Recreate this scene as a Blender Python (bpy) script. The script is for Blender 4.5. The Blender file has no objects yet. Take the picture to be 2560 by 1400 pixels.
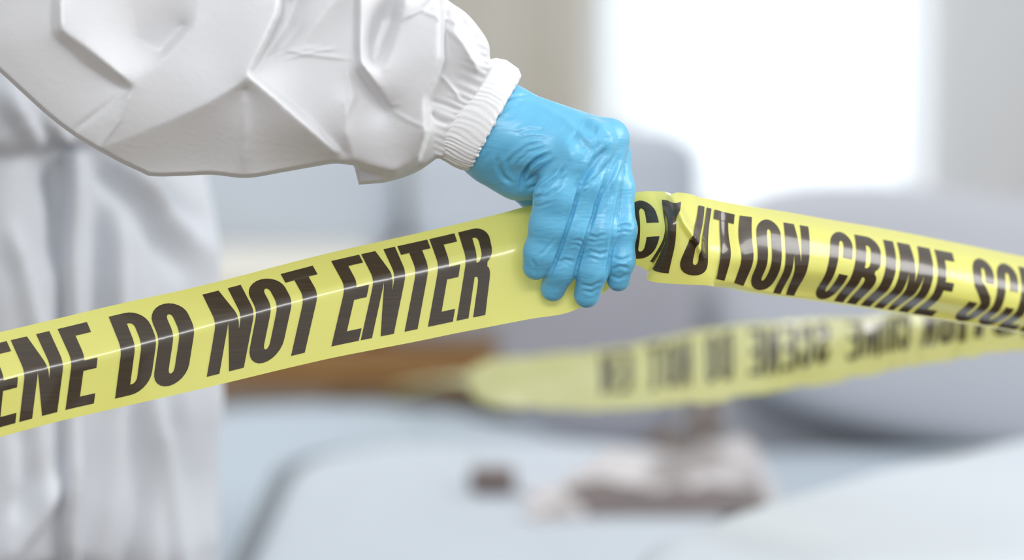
import bpy, bmesh, math, random
import numpy as np
from mathutils import Vector, Matrix, noise, geometry

random.seed(7)
SC = bpy.context.scene
COL = SC.collection

# ------------------------------------------------------------------ camera
F_MM = 100.0
FPX = F_MM / 36.0 * 2560.0
CAM_Z = 1.15
PITCH = math.radians(-6.0)
D0 = 1.78
cam_d = bpy.data.cameras.new('camera')
cam = bpy.data.objects.new('camera', cam_d)
COL.objects.link(cam)
cam.location = (0, 0, CAM_Z)
cam.rotation_euler = (math.radians(90) + PITCH, 0, 0)
cam_d.lens = F_MM
cam_d.sensor_width = 36.0
cam_d.clip_start = 0.05
cam_d.dof.use_dof = True
cam_d.dof.focus_distance = D0 - 0.005
cam_d.dof.aperture_fstop = 2.8
SC.camera = cam
CP, SP = math.cos(PITCH), math.sin(PITCH)

# ------------------------------------------------------------------ light
w = bpy.data.worlds.new('world'); SC.world = w
w.use_nodes = True
bg = w.node_tree.nodes['Background']
bg.inputs[0].default_value = (0.93, 0.96, 1.0, 1)
bg.inputs[1].default_value = 0.75
SC.view_settings.view_transform = 'Standard'
SC.view_settings.look = 'None'
SC.view_settings.gamma = 1
SC.view_settings.use_curve_mapping = False
SC.view_settings.exposure = 0.13


def area_light(name, loc, target, size, size_y, power, color):
    d = bpy.data.lights.new(name, 'AREA')
    d.shape = 'RECTANGLE'; d.size = size; d.size_y = size_y
    d.energy = power; d.color = color
    o = bpy.data.objects.new(name, d); COL.objects.link(o)
    o.location = loc
    o.rotation_euler = (Vector(target) - Vector(loc)).to_track_quat('-Z', 'Y').to_euler()
    return o


area_light('window_daylight', (0.61, 7.15, 1.35), (0.61, 6.0, 1.30), 1.0, 2.4, 34, (0.97, 0.99, 1.0))
area_light('side_fill_light', (2.3, 1.5, 2.3), (-0.1, 1.8, 0.95), 1.2, 1.5, 38, (1.0, 0.99, 0.97))  # added off-frame fill from the right; no window is built there
area_light('rear_glint_light', (0.3, -0.5, 2.25), (-0.2, 1.8, 0.95), 1.5, 0.4, 26, (0.98, 0.99, 1.0))  # added light behind the camera, aimed to glint along the tape ridge
area_light('tape_glare_light', (-0.95, 4.75, 2.62), (-0.5, 3.9, 0.0), 0.95, 0.95, 22, (1.0, 0.99, 0.97))  # added overhead light, unseen, placed for glare on the slack tape


# ------------------------------------------------------------------ helpers
def unproj(X, Y, d):
    """camera-plane metres (right, up) at depth d -> world"""
    # camera forward = (0, cos p, sin p), up = (0, -sin p, cos p)
    return Vector((X, d * CP - Y * SP, CAM_Z + d * SP + Y * CP))


def P(px, py, d):
    return unproj((px - 1280) / FPX * d, (700 - py) / FPX * d, d)


def unproj_np(X, Y, d):
    return np.stack([X, d * CP - Y * SP, CAM_Z + d * SP + Y * CP], -1)


def P_np(px, py, d):
    return unproj_np((px - 1280) / FPX * d, (700 - py) / FPX * d, d)


def tag(o, label=None, cat=None, group=None, kind=None):
    if label: o['label'] = label
    if cat: o['category'] = cat
    if group: o['group'] = group
    if kind: o['kind'] = kind
    return o


def empty(name, loc, parent=None):
    o = bpy.data.objects.new(name, None); COL.objects.link(o)
    o.location = loc; o.empty_display_size = 0.1
    if parent: o.parent = parent
    return o


def mesh_obj(name, verts, faces, mats, parent=None, smooth=True, matidx=None):
    """verts are in world coordinates; parent is an Empty/mesh with no rotation"""
    me = bpy.data.meshes.new(name)
    v = [tuple(map(float, q)) for q in verts]
    me.from_pydata(v, [], [tuple(int(i) for i in f) for f in faces])
    if not isinstance(mats, (list, tuple)): mats = [mats]
    for m in mats: me.materials.append(m)
    if matidx is not None:
        me.polygons.foreach_set('material_index', matidx)
    me.polygons.foreach_set('use_smooth', [smooth] * len(me.polygons))
    me.update()
    o = bpy.data.objects.new(name, me); COL.objects.link(o)
    if parent:
        o.parent = parent
        off = Vector((0, 0, 0)); q = parent
        while q: off += q.location; q = q.parent
        o.location = -off
    return o


def bm_obj(name, bm, mats, parent=None, smooth=True):
    bm.verts.ensure_lookup_table()
    me = bpy.data.meshes.new(name)
    bmesh.ops.recalc_face_normals(bm, faces=bm.faces)
    bm.to_mesh(me); bm.free()
    if not isinstance(mats, (list, tuple)): mats = [mats]
    for m in mats: me.materials.append(m)
    me.polygons.foreach_set('use_smooth', [smooth] * len(me.polygons))
    o = bpy.data.objects.new(name, me); COL.objects.link(o)
    if parent:
        o.parent = parent
        off = Vector((0, 0, 0)); q = parent
        while q: off += q.location; q = q.parent
        o.location = -off
    return o


def bm_box(bm, lo, hi, bevel=0.0, seg=3):
    r = bmesh.ops.create_cube(bm, size=1)
    vs = r['verts']
    for v in vs:
        v.co = Vector([lo[i] + (v.co[i] + .5) * (hi[i] - lo[i]) for i in range(3)])
    if bevel > 0:
        es = list({e for v in vs for e in v.link_edges})
        bmesh.ops.bevel(bm, geom=es, offset=bevel, segments=seg, affect='EDGES', profile=0.5)


# ------------------------------------------------------------------ materials
def mat_new(name):
    m = bpy.data.materials.new(name); m.use_nodes = True
    nt = m.node_tree
    return m, nt, nt.nodes['Principled BSDF'], nt.nodes['Material Output']


def fabric(name, color, rough=0.85, bump=0.0, bscale=200.0, transl=0.0, var=0.0, vscale=3.0, sheen=0.0, dist=0.002):
    m, nt, bs, out = mat_new(name)
    bs.inputs['Base Color'].default_value = (*color, 1)
    bs.inputs['Roughness'].default_value = rough
    if sheen: bs.inputs['Sheen Weight'].default_value = sheen
    tc = nt.nodes.new('ShaderNodeTexCoord')
    if var > 0:
        nz = nt.nodes.new('ShaderNodeTexNoise'); nz.inputs['Scale'].default_value = vscale
        nz.inputs['Detail'].default_value = 3
        nt.links.new(tc.outputs['Object'], nz.inputs['Vector'])
        mx = nt.nodes.new('ShaderNodeMix'); mx.data_type = 'RGBA'
        mx.inputs[6].default_value = (*[c * (1 - var) for c in color], 1)
        mx.inputs[7].default_value = (*[min(1, c * (1 + var)) for c in color], 1)
        nt.links.new(nz.outputs['Fac'], mx.inputs[0])
        nt.links.new(mx.outputs[2], bs.inputs['Base Color'])
    if bump > 0:
        nb = nt.nodes.new('ShaderNodeTexNoise'); nb.inputs['Scale'].default_value = bscale
        nb.inputs['Detail'].default_value = 4
        nt.links.new(tc.outputs['Object'], nb.inputs['Vector'])
        bp = nt.nodes.new('ShaderNodeBump'); bp.inputs['Strength'].default_value = bump
        bp.inputs['Distance'].default_value = dist
        nt.links.new(nb.outputs['Fac'], bp.inputs['Height'])
        nt.links.new(bp.outputs[0], bs.inputs['Normal'])
    if transl > 0:
        tr = nt.nodes.new('ShaderNodeBsdfTranslucent'); tr.inputs[0].default_value = (*color, 1)
        ms = nt.nodes.new('ShaderNodeMixShader'); ms.inputs[0].default_value = transl
        nt.links.new(bs.outputs[0], ms.inputs[1]); nt.links.new(tr.outputs[0], ms.inputs[2])
        nt.links.new(ms.outputs[0], out.inputs[0])
    return m


M = {}
M['coverall'] = fabric('coverall_fabric', (0.80, 0.80, 0.81), 0.6, 0.12, 260, transl=0.12)
M['coverall_blue'] = fabric('coverall_trousers', (0.74, 0.77, 0.83), 0.6, transl=0.10)
M['cuff'] = fabric('cuff_elastic', (0.86, 0.86, 0.86), 0.7, 0.15, 400, transl=0.10)
M['wall'] = fabric('wall_paint', (0.78, 0.79, 0.79), 0.9, 0.05, 60)
M['drape'] = fabric('beige_drape', (0.66, 0.63, 0.56), 0.9, 0.1, 300)
M['sofa'] = fabric('sofa_grey', (0.52, 0.53, 0.57), 0.95, 0.3, 500, var=0.06)
M['sofa_dark'] = fabric('cushion_mid_grey', (0.36, 0.35, 0.38), 0.95, 0.3, 500, var=0.06)  # the scatter cushion's own mid grey
M['sofa_blue'] = fabric('sofa_blue_grey', (0.54, 0.59, 0.65), 0.95, 0.3, 500, var=0.05)
M['cream'] = fabric('cream_cushion', (0.75, 0.73, 0.66), 0.95, 0.3, 500)
M['ott'] = fabric('ottoman_pale', (0.45, 0.52, 0.585), 0.95, 0.3, 500, var=0.04)
M['ott2'] = fabric('cushion_white', (0.55, 0.60, 0.655), 0.95, 0.3, 500, var=0.04)
M['blanket'] = fabric('blanket_taupe', (0.56, 0.52, 0.51), 0.95, 0.3, 300, var=0.05)
nt_ = M['blanket'].node_tree
for n_ in nt_.nodes:
    if n_.type == 'MIX':
        n_.inputs[6].default_value = (.27, .24, .235, 1); n_.inputs[7].default_value = (.66, .63, .63, 1)
    if n_.type == 'TEX_NOISE' and abs(n_.inputs['Scale'].default_value - 3) < 1e-3:
        n_.inputs['Scale'].default_value = 11
        cr_ = nt_.nodes.new('ShaderNodeValToRGB'); cr_.color_ramp.elements[0].position = .30; cr_.color_ramp.elements[1].position = .50
        l_ = [l for l in nt_.links if l.from_node == n_ and l.to_node.type == 'MIX'][0]; mx_ = l_.to_node; nt_.links.remove(l_)
        nt_.links.new(n_.outputs['Fac'], cr_.inputs[0]); nt_.links.new(cr_.outputs[0], mx_.inputs[0])
M['arm'] = fabric('sofa_arm_pale', (0.62, 0.665, 0.71), 0.95, 0.3, 500, var=0.04)
M['edge_shade'] = fabric('edge_shade_charcoal', (0.20, 0.22, 0.24), 0.8)  # dark colour for the shade line along the pad edge
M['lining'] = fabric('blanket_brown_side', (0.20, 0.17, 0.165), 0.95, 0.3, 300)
M['brown'] = fabric('brown_leather', (0.16, 0.12, 0.11), 0.6)
M['sheer'] = None


def wood(name, c1, c2, scale=6.0, rough=0.45):
    m, nt, bs, out = mat_new(name)
    tc = nt.nodes.new('ShaderNodeTexCoord')
    mp = nt.nodes.new('ShaderNodeMapping'); mp.inputs['Scale'].default_value = (1, 9, 9)
    nz = nt.nodes.new('ShaderNodeTexNoise'); nz.inputs['Scale'].default_value = scale; nz.inputs['Detail'].default_value = 5
    cr = nt.nodes.new('ShaderNodeValToRGB')
    cr.color_ramp.elements[0].color = (*c1, 1); cr.color_ramp.elements[1].color = (*c2, 1)
    cr.color_ramp.elements[0].position = .3; cr.color_ramp.elements[1].position = .7
    nt.links.new(tc.outputs['Object'], mp.inputs[0]); nt.links.new(mp.outputs[0], nz.inputs['Vector'])
    nt.links.new(nz.outputs['Fac'], cr.inputs[0]); nt.links.new(cr.outputs[0], bs.inputs['Base Color'])
    bs.inputs['Roughness'].default_value = rough
    return m


M['floor'] = wood('floor_planks', (0.10, 0.065, 0.04), (0.17, 0.11, 0.07), 2.0, 0.5)
M['wood'] = wood('sofa_wood_rail', (0.28, 0.14, 0.045), (0.42, 0.23, 0.08), 6.0)


def sheer_mat():
    m, nt, bs, out = mat_new('sheer_curtain')
    bs.inputs['Base Color'].default_value = (0.93, 0.94, 0.96, 1); bs.inputs['Roughness'].default_value = 0.9
    tr = nt.nodes.new('ShaderNodeBsdfTranslucent'); tr.inputs[0].default_value = (0.95, 0.96, 0.98, 1)
    tp = nt.nodes.new('ShaderNodeBsdfTransparent')
    m1 = nt.nodes.new('ShaderNodeMixShader'); m1.inputs[0].default_value = 0.6
    m2 = nt.nodes.new('ShaderNodeMixShader'); m2.inputs[0].default_value = 0.35
    nt.links.new(bs.outputs[0], m1.inputs[1]); nt.links.new(tr.outputs[0], m1.inputs[2])
    nt.links.new(m1.outputs[0], m2.inputs[1]); nt.links.new(tp.outputs[0], m2.inputs[2])
    nt.links.new(m2.outputs[0], out.inputs[0])
    return m


M['sheer'] = sheer_mat()


def glass_mat():
    m, nt, bs, out = mat_new('window_glass')
    tp = nt.nodes.new('ShaderNodeBsdfTransparent'); tp.inputs[0].default_value = (0.97, 0.99, 0.99, 1)
    gl = nt.nodes.new('ShaderNodeBsdfGlossy'); gl.inputs['Roughness'].default_value = 0.02
    ms = nt.nodes.new('ShaderNodeMixShader'); ms.inputs[0].default_value = 0.05
    nt.links.new(tp.outputs[0], ms.inputs[1]); nt.links.new(gl.outputs[0], ms.inputs[2])
    nt.links.new(ms.outputs[0], out.inputs[0])
    return m


M['glass'] = glass_mat()
M['frame'] = fabric('window_frame_white', (0.85, 0.86, 0.87), 0.4)


def glove_mat():
    m, nt, bs, out = mat_new('nitrile_blue')
    bs.inputs['Base Color'].default_value = (0.13, 0.47, 0.70, 1)
    bs.inputs['Roughness'].default_value = 0.37
    bs.inputs['Specular IOR Level'].default_value = 0.65
    bs.inputs['Subsurface Weight'].default_value = 0.35
    bs.inputs['Subsurface Radius'].default_value = (0.002, 0.006, 0.010)
    bs.inputs['Subsurface Scale'].default_value = 0.6
    bs.inputs['Sheen Weight'].default_value = 0.08
    bs.inputs['Sheen Roughness'].default_value = 0.4
    tc = nt.nodes.new('ShaderNodeTexCoord')
    mp = nt.nodes.new('ShaderNodeMapping')
    mp.inputs['Rotation'].default_value = (0, math.radians(35), 0)
    mp.inputs['Scale'].default_value = (60, 60, 260)
    nz = nt.nodes.new('ShaderNodeTexNoise'); nz.inputs['Scale'].default_value = 1.0
    nz.inputs['Detail'].default_value = 2; nz.inputs['Distortion'].default_value = 0.8
    bp = nt.nodes.new('ShaderNodeBump'); bp.inputs['Strength'].default_value = 0.35; bp.inputs['Distance'].default_value = 0.0012
    nz2 = nt.nodes.new('ShaderNodeTexNoise'); nz2.inputs['Scale'].default_value = 1500
    bp2 = nt.nodes.new('ShaderNodeBump'); bp2.inputs['Strength'].default_value = 0.12; bp2.inputs['Distance'].default_value = 0.0003
    nt.links.new(tc.outputs['Object'], mp.inputs[0]); nt.links.new(mp.outputs[0], nz.inputs['Vector'])
    nt.links.new(tc.outputs['Object'], nz2.inputs['Vector'])
    nt.links.new(nz.outputs['Fac'], bp.inputs['Height'])
    nt.links.new(nz2.outputs['Fac'], bp2.inputs['Height'])
    nt.links.new(bp.outputs[0], bp2.inputs['Normal'])
    nt.links.new(bp2.outputs[0], bs.inputs['Normal'])
    return m


M['glove'] = glove_mat()


def tape_mats():
    out_ = []
    for name, col, rough, tcol, tf, streak in (
            ('tape_yellow', (0.86, 0.84, 0.22), 0.26, (0.92, 0.90, 0.24), 0.32, False),
            ('tape_ink', (0.040, 0.028, 0.014), 0.28, (0.10, 0.06, 0.02), 0.12, True)):
        m, nt, bs, out = mat_new(name)
        bs.inputs['Base Color'].default_value = (*col, 1)
        bs.inputs['Roughness'].default_value = rough
        bs.inputs['Specular IOR Level'].default_value = 0.6
        bs.inputs['Coat Weight'].default_value = 0.6
        bs.inputs['Coat Roughness'].default_value = 0.06
        tc = nt.nodes.new('ShaderNodeTexCoord')
        if streak:
            mp = nt.nodes.new('ShaderNodeMapping'); mp.inputs['Scale'].default_value = (8, 1, 500)
            mp.inputs['Rotation'].default_value = (0, math.radians(14), 0)
            nz = nt.nodes.new('ShaderNodeTexNoise'); nz.inputs['Scale'].default_value = 2; nz.inputs['Detail'].default_value = 3
            mx = nt.nodes.new('ShaderNodeMix'); mx.data_type = 'RGBA'
            mx.inputs[6].default_value = (0.022, 0.014, 0.008, 1); mx.inputs[7].default_value = (0.075, 0.052, 0.025, 1)
            nt.links.new(tc.outputs['Object'], mp.inputs[0]); nt.links.new(mp.outputs[0], nz.inputs['Vector'])
            nt.links.new(nz.outputs['Fac'], mx.inputs[0]); nt.links.new(mx.outputs[2], bs.inputs['Base Color'])
        nb = nt.nodes.new('ShaderNodeTexNoise'); nb.inputs['Scale'].default_value = 22; nb.inputs['Detail'].default_value = 2
        bp = nt.nodes.new('ShaderNodeBump'); bp.inputs['Strength'].default_value = 0.12; bp.inputs['Distance'].default_value = 0.002
        nt.links.new(tc.outputs['Object'], nb.inputs['Vector'])
        nt.links.new(nb.outputs['Fac'], bp.inputs['Height']); nt.links.new(bp.outputs[0], bs.inputs['Normal'])
        tr = nt.nodes.new('ShaderNodeBsdfTranslucent'); tr.inputs[0].default_value = (*tcol, 1)
        ms = nt.nodes.new('ShaderNodeMixShader'); ms.inputs[0].default_value = tf
        nt.links.new(bs.outputs[0], ms.inputs[1]); nt.links.new(tr.outputs[0], ms.inputs[2])
        nt.links.new(ms.outputs[0], out.inputs[0])
        out_.append(m)
    return out_


M['tape'], M['ink'] = tape_mats()
M['slack'] = M['tape'].copy(); M['slack'].name = 'tape_glare_pale'
_b = M['slack'].node_tree.nodes['Principled BSDF']; _b.inputs['Base Color'].default_value = (.74, .73, .36, 1)  # paler base colour paints in the glare on the slack run
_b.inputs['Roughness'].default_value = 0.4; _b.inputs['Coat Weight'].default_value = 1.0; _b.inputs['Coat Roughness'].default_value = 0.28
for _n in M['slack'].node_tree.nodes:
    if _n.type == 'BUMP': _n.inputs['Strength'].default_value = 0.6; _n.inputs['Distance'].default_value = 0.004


# ------------------------------------------------------------------ implicit surfaces (signed distance -> mesh)
def smin(a, b, k):
    h = np.clip(0.5 + 0.5 * (b - a) / k, 0, 1)
    return b + (a - b) * h - k * h * (1 - h)


def cap(G, a, b, ra, rb):
    a = np.array(a, np.float32); b = np.array(b, np.float32)
    ab = b - a
    pa = [G[i] - a[i] for i in range(3)]
    h = np.clip((pa[0] * ab[0] + pa[1] * ab[1] + pa[2] * ab[2]) / float(ab @ ab), 0, 1)
    d = np.sqrt((pa[0] - ab[0] * h) ** 2 + (pa[1] - ab[1] * h) ** 2 + (pa[2] - ab[2] * h) ** 2)
    return d - (ra + (rb - ra) * h)


def ellip(G, c, r):
    q = np.sqrt(sum(((G[i] - c[i]) / r[i]) ** 2 for i in range(3)))
    return (q - 1) * min(r)


def surface_net(val, origin, step):
    """vertices (same space as origin) and quads of the zero level"""
    s = val < 0
    nx, ny, nz = val.shape
    acc = np.zeros((nx - 1, ny - 1, nz - 1, 3), np.float32); cnt = np.zeros((nx - 1, ny - 1, nz - 1), np.float32)
    ii = [slice(0, -1), slice(1, None)]
    corners = [(a, b, c) for a in (0, 1) for b in (0, 1) for c in (0, 1)]
    for a in corners:
        for ax in range(3):
            if a[ax]: continue
            b = list(a); b[ax] = 1
            va = val[ii[a[0]], ii[a[1]], ii[a[2]]]; vb = val[ii[b[0]], ii[b[1]], ii[b[2]]]
            cr = (va < 0) != (vb < 0)
            den = np.where(cr, va - vb, 1)
            t = np.where(cr, va / den, 0)
            for k in range(3):
                acc[..., k] += np.where(cr, (t if k == ax else a[k]), 0)
            cnt += cr
    act = cnt > 0
    idx = -np.ones(act.shape, np.int64); idx[act] = np.arange(act.sum())
    cells = np.argwhere(act)
    verts = (cells + acc[act] / cnt[act][:, None]) * step + np.array(origin)
    quads = []
    for ax in range(3):
        o1, o2 = [k for k in range(3) if k != ax]
        sl0 = [slice(None)] * 3; sl1 = [slice(None)] * 3
        sl0[ax] = slice(0, -1); sl1[ax] = slice(1, None)
        e0 = s[tuple(sl0)]; e1 = s[tuple(sl1)]
        cr = np.argwhere(e0 != e1)
        ok = (cr[:, o1] > 0) & (cr[:, o2] > 0) & (cr[:, o1] < val.shape[o1] - 1) & (cr[:, o2] < val.shape[o2] - 1)
        cr = cr[ok]
        ins = e0[tuple(cr.T)]
        def cell(d1, d2):
            c = cr.copy(); c[:, o1] += d1; c[:, o2] += d2
            return idx[tuple(c.T)]
        q = np.stack([cell(-1, -1), cell(0, -1), cell(0, 0), cell(-1, 0)], 1)
        if ax == 1: q = q[:, ::-1]
        q[~ins] = q[~ins][:, ::-1]
        quads.append(q)
    return verts, np.concatenate(quads)


def vert_normals(v, q):
    n = np.zeros_like(v)
    fn = np.cross(v[q[:, 2]] - v[q[:, 0]], v[q[:, 3]] - v[q[:, 1]])
    for k in range(4): np.add.at(n, q[:, k], fn)
    return n / (np.linalg.norm(n, axis=1, keepdims=True) + 1e-12)


def laplace(v, q, it=2, lam=0.5):
    e = np.concatenate([q[:, [0, 1]], q[:, [1, 2]], q[:, [2, 3]], q[:, [3, 0]]])
    for _ in range(it):
        s = np.zeros_like(v); c = np.zeros(len(v))
        np.add.at(s, e[:, 0], v[e[:, 1]]); np.add.at(s, e[:, 1], v[e[:, 0]])
        np.add.at(c, e[:, 0], 1); np.add.at(c, e[:, 1], 1)
        v = v + lam * (s / c[:, None] - v)
    return v


def seg_dist(px, py, pts):
    """distance to a polyline and the parameter 0..1 along it"""
    best = np.full(px.shape, 1e9); tt = np.zeros(px.shape)
    n = len(pts) - 1
    for i in range(n):
        ax, ay = pts[i]; bx, by = pts[i + 1]
        dx, dy = bx - ax, by - ay
        t = np.clip(((px - ax) * dx + (py - ay) * dy) / (dx * dx + dy * dy + 1e-9), 0, 1)
        d = np.hypot(px - ax - t * dx, py - ay - t * dy)
        m = d < best
        best = np.where(m, d, best); tt = np.where(m, (i + t) / n, tt)
    return best, tt


#################################################################### SETTING
def Y_at(d):  # not exact depth but the room is laid out in plain metres
    return d


WALL_Y = 6.6


def box_struct(name, lo, hi, m):
    bm = bmesh.new(); bm_box(bm, lo, hi)
    o = bm_obj(name, bm, m, smooth=False); o['kind'] = 'structure'
    return o


box_struct('floor', (-3.2, -1.0, -0.05), (3.2, WALL_Y + .1, 0), M['floor'])
WX0, WX1, WZ0, WZ1 = 0.235, 0.955, 0.25, 2.35
bm = bmesh.new()
bm_box(bm, (-3.2, WALL_Y, 0), (WX0, WALL_Y + .14, 2.7))
bm_box(bm, (WX1, WALL_Y, 0), (3.2, WALL_Y + .14, 2.7))
bm_box(bm, (WX0, WALL_Y, 0), (WX1, WALL_Y + .14, WZ0))
bm_box(bm, (WX0, WALL_Y, WZ1), (WX1, WALL_Y + .14, 2.7))
o = bm_obj('wall_back', bm, M['wall'], smooth=False); o['kind'] = 'structure'
box_struct('wall_left', (-3.3, -1.0, 0), (-3.2, WALL_Y + .14, 2.7), M['wall'])
box_struct('baseboard_back', (-3.2, WALL_Y - .015, 0), (3.2, WALL_Y, .09), M['frame'])
# window with frame and pane
bm = bmesh.new()
t = .045
bm_box(bm, (WX0, WALL_Y + .05, WZ0), (WX0 + t, WALL_Y + .11, WZ1), .004)
bm_box(bm, (WX1 - t, WALL_Y + .05, WZ0), (WX1, WALL_Y + .11, WZ1), .004)
bm_box(bm, (WX0 + t, WALL_Y + .05, WZ0), (WX1 - t, WALL_Y + .11, WZ0 + t), .004)
bm_box(bm, (WX0 + t, WALL_Y + .05, WZ1 - t), (WX1 - t, WALL_Y + .11, WZ1), .004)
win = bm_obj('window_1', bm, M['frame'], smooth=False); win['kind'] = 'structure'
bm = bmesh.new(); bm_box(bm, (WX0 + t, WALL_Y + .075, WZ0 + t), (WX1 - t, WALL_Y + .083, WZ1 - t))
bm_obj('pane', bm, M['glass'], parent=win, smooth=False)


def curtain(name, x0, x1, y, z0, z1, folds, amp, m, seed=0, thick=0.0015):
    rnd = random.Random(seed)
    n = folds * 14
    ph = [rnd.uniform(.7, 1.3) for _ in range(folds + 1)]
    vs, fs = [], []
    rows = 14
    for j in range(rows + 1):
        z = z0 + (z1 - z0) * j / rows
        for i in range(n + 1):
            u = i / n
            a = amp * (0.75 + .25 * j / rows) * ph[min(folds, int(u * folds))]
            xx = x0 + (x1 - x0) * u
            yy = y + a * math.sin(u * folds * 2 * math.pi + .3 * math.sin(3 * z)) + .3 * a * math.sin(u * folds * 4.7 + z)
            vs.append((xx, yy, z))
    for j in range(rows):
        for i in range(n):
            a = j * (n + 1) + i
            fs.append((a, a + 1, a + n + 2, a + n + 1))
    o = mesh_obj(name, vs, fs, m)
    sm = o.modifiers.new('thick', 'SOLIDIFY'); sm.thickness = thick
    return o


c = curtain('drape_curtain', -0.42, 0.185, WALL_Y - .17, 0.02, 2.55, 4, .045, M['drape'], 3, .003)
tag(c, 'heavy beige curtain hanging straight at the left of the bright window', 'curtain')
c = curtain('sheer_curtain', 0.19, 0.95, WALL_Y - .09, 0.02, 2.55, 9, .022, M['sheer'], 5)
tag(c, 'thin white sheer curtain glowing in front of the bright window', 'curtain')


#################################################################### FURNITURE (all far behind, out of focus)
def pillow(name, center, size, rz, m, parent=None, puff=0.35, exp=3.2, tilt=0, roll=0):
    """soft cushion: superellipse outline in local x-z, thickness along y"""
    vs, fs = [], []
    W, T, H = size
    R = Matrix.Rotation(rz, 3, 'Z') @ Matrix.Rotation(tilt, 3, 'X') @ Matrix.Rotation(roll, 3, 'Y')
    rings = 9
    ang = 56
    for side in (1, -1):
        for r in range(rings + 1):
            k = r / rings
            for a in range(ang):
                th = 2 * math.pi * a / ang
                cx, sx = math.cos(th), math.sin(th)
                ex = abs(cx) ** (2 / exp) * math.copysign(1, cx); ez = abs(sx) ** (2 / exp) * math.copysign(1, sx)
                q = math.sin(k * math.pi / 2)
                y = side * T / 2 * math.cos(k * math.pi / 2) ** puff
                p = Vector((ex * W / 2 * q, y, ez * H / 2 * q))
                p += Vector((0, .004 * math.sin(7 * p.x / W + 3 * p.z), 0))
                vs.append(R @ p + Vector(center))
    off = (rings + 1) * ang
    for s in (0, 1):
        for r in range(rings):
            for a in range(ang):
                b = (a + 1) % ang
                i0 = s * off + r * ang
                f = (i0 + a, i0 + b, i0 + ang + b, i0 + ang + a)
                fs.append(f if s == 0 else f[::-1])
    me_o = mesh_obj(name, vs, fs, m, parent)
    bm = bmesh.new(); bm.from_mesh(me_o.data)
    bmesh.ops.remove_doubles(bm, verts=bm.verts, dist=1e-5)
    bmesh.ops.recalc_face_normals(bm, faces=bm.faces)
    bm.to_mesh(me_o.data); bm.free()
    return me_o


def slab(name, pts, z0, z1, bev, m, parent=None, puff=0.0):
    """upholstered slab from a plan outline, rounded all round"""
    bm = bmesh.new()
    vs = [bm.verts.new((x, y, z0)) for x, y in pts]
    f = bm.faces.new(vs)
    ex = bmesh.ops.extrude_face_region(bm, geom=[f])
    top = [v for v in ex['geom'] if isinstance(v, bmesh.types.BMVert)]
    for v in top: v.co.z = z1
    es = [e for e in bm.edges if abs(e.verts[0].co.z - e.verts[1].co.z) < 1e-6]
    bmesh.ops.bevel(bm, geom=es, offset=bev, segments=6, affect='EDGES', profile=0.5)
    return bm_obj(name, bm, m, parent)


def rounded_plan(x0, x1, y0, y1, r, n=10, rot=0.0, radii=None):
    pts = []
    cs = [(x1 - r, y1 - r, 0), (x0 + r, y1 - r, 90), (x0 + r, y0 + r, 180), (x1 - r, y0 + r, 270)]
    for k, (cx, cy, a0) in enumerate(cs):
        for i in range(n + 1):
            a = math.radians(a0 + 90 * i / n)
            pts.append((cx + r * math.cos(a), cy + r * math.sin(a)))
    if rot:
        mx, my = (x0 + x1) / 2, (y0 + y1) / 2
        c_, s_ = math.cos(rot), math.sin(rot)
        pts = [(mx + (x - mx) * c_ - (y - my) * s_, my + (x - mx) * s_ + (y - my) * c_) for x, y in pts]
    return pts


# far sofa with a wooden rail
fs_ = empty('wooden_frame_sofa', (-0.1, 5.95, 0))
tag(fs_, 'blurred grey sofa with a brown wooden rail, behind the person in coveralls', 'sofa')
bm = bmesh.new()
bm_box(bm, (-1.35, 5.48, 0.355), (0.45, 5.56, 0.445), .01)
bm_box(bm, (-1.35, 6.14, 0.355), (0.45, 6.20, 0.66), .01)
bm_box(bm, (-1.35, 5.56, 0.355), (-1.29, 6.14, 0.42), .01)
bm_box(bm, (0.39, 5.56, 0.355), (0.45, 6.14, 0.42), .01)
bm_obj('frame', bm, M['wood'], fs_, smooth=False)
for lx, ly in ((-1.32, 5.52), (0.29, 5.52), (-1.32, 6.17), (0.42, 6.17)):
    bm = bmesh.new()
    bmesh.ops.create_cone(bm, cap_ends=True, segments=16, radius1=.016, radius2=.026, depth=.355,
                          matrix=Matrix.Translation((lx, ly, .1775)))
    bm_obj('leg', bm, M['wood'], fs_)
slab('seat_cushion', rounded_plan(-1.34, -0.27, 5.49, 6.02, .06), .446, .60, .045, M['cream'], fs_)
slab('seat_cushion', rounded_plan(-0.265, 0.44, 5.49, 6.02, .06), .446, .60, .045, M['sofa'], fs_)
pillow('back_cushion', (-0.66, 6.02, .70), (.86, .2, .30), 0, M['sofa_blue'], fs_, .45, 5)
pillow('back_cushion', (0.09, 5.98, .70), (.62, .22, .30), 0, M['sofa_blue'], fs_, .45, 4.5, tilt=math.radians(-6))
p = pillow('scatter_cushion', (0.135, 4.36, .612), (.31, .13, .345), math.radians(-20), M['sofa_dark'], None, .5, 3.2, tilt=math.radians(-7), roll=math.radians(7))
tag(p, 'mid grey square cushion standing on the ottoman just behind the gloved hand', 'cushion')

# near right sofa: large pale grey back, arm in front
rs = empty('grey_corner_sofa', (0.9, 4.2, 0))
tag(rs, 'big blurred light grey sofa filling the right side behind the tape', 'sofa')
slab('base', rounded_plan(0.275, 2.3, 2.72, 4.55, .03), .06, .34, .03, M['sofa'], rs)
pillow('back_cushion', (0.885, 4.38, .595), (1.18, .26, .40), math.radians(-3), M['sofa'], rs, .42, 3.6, tilt=math.radians(-7), roll=math.radians(9))
slab('back', rounded_plan(0.34, 2.3, 4.46, 4.70, .08), .06, .66, .06, M['sofa'], rs)
slab('seat_cushion', rounded_plan(0.275, 2.2, 2.72, 4.28, .03), .342, .442, .028, M['ott'], rs)

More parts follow.
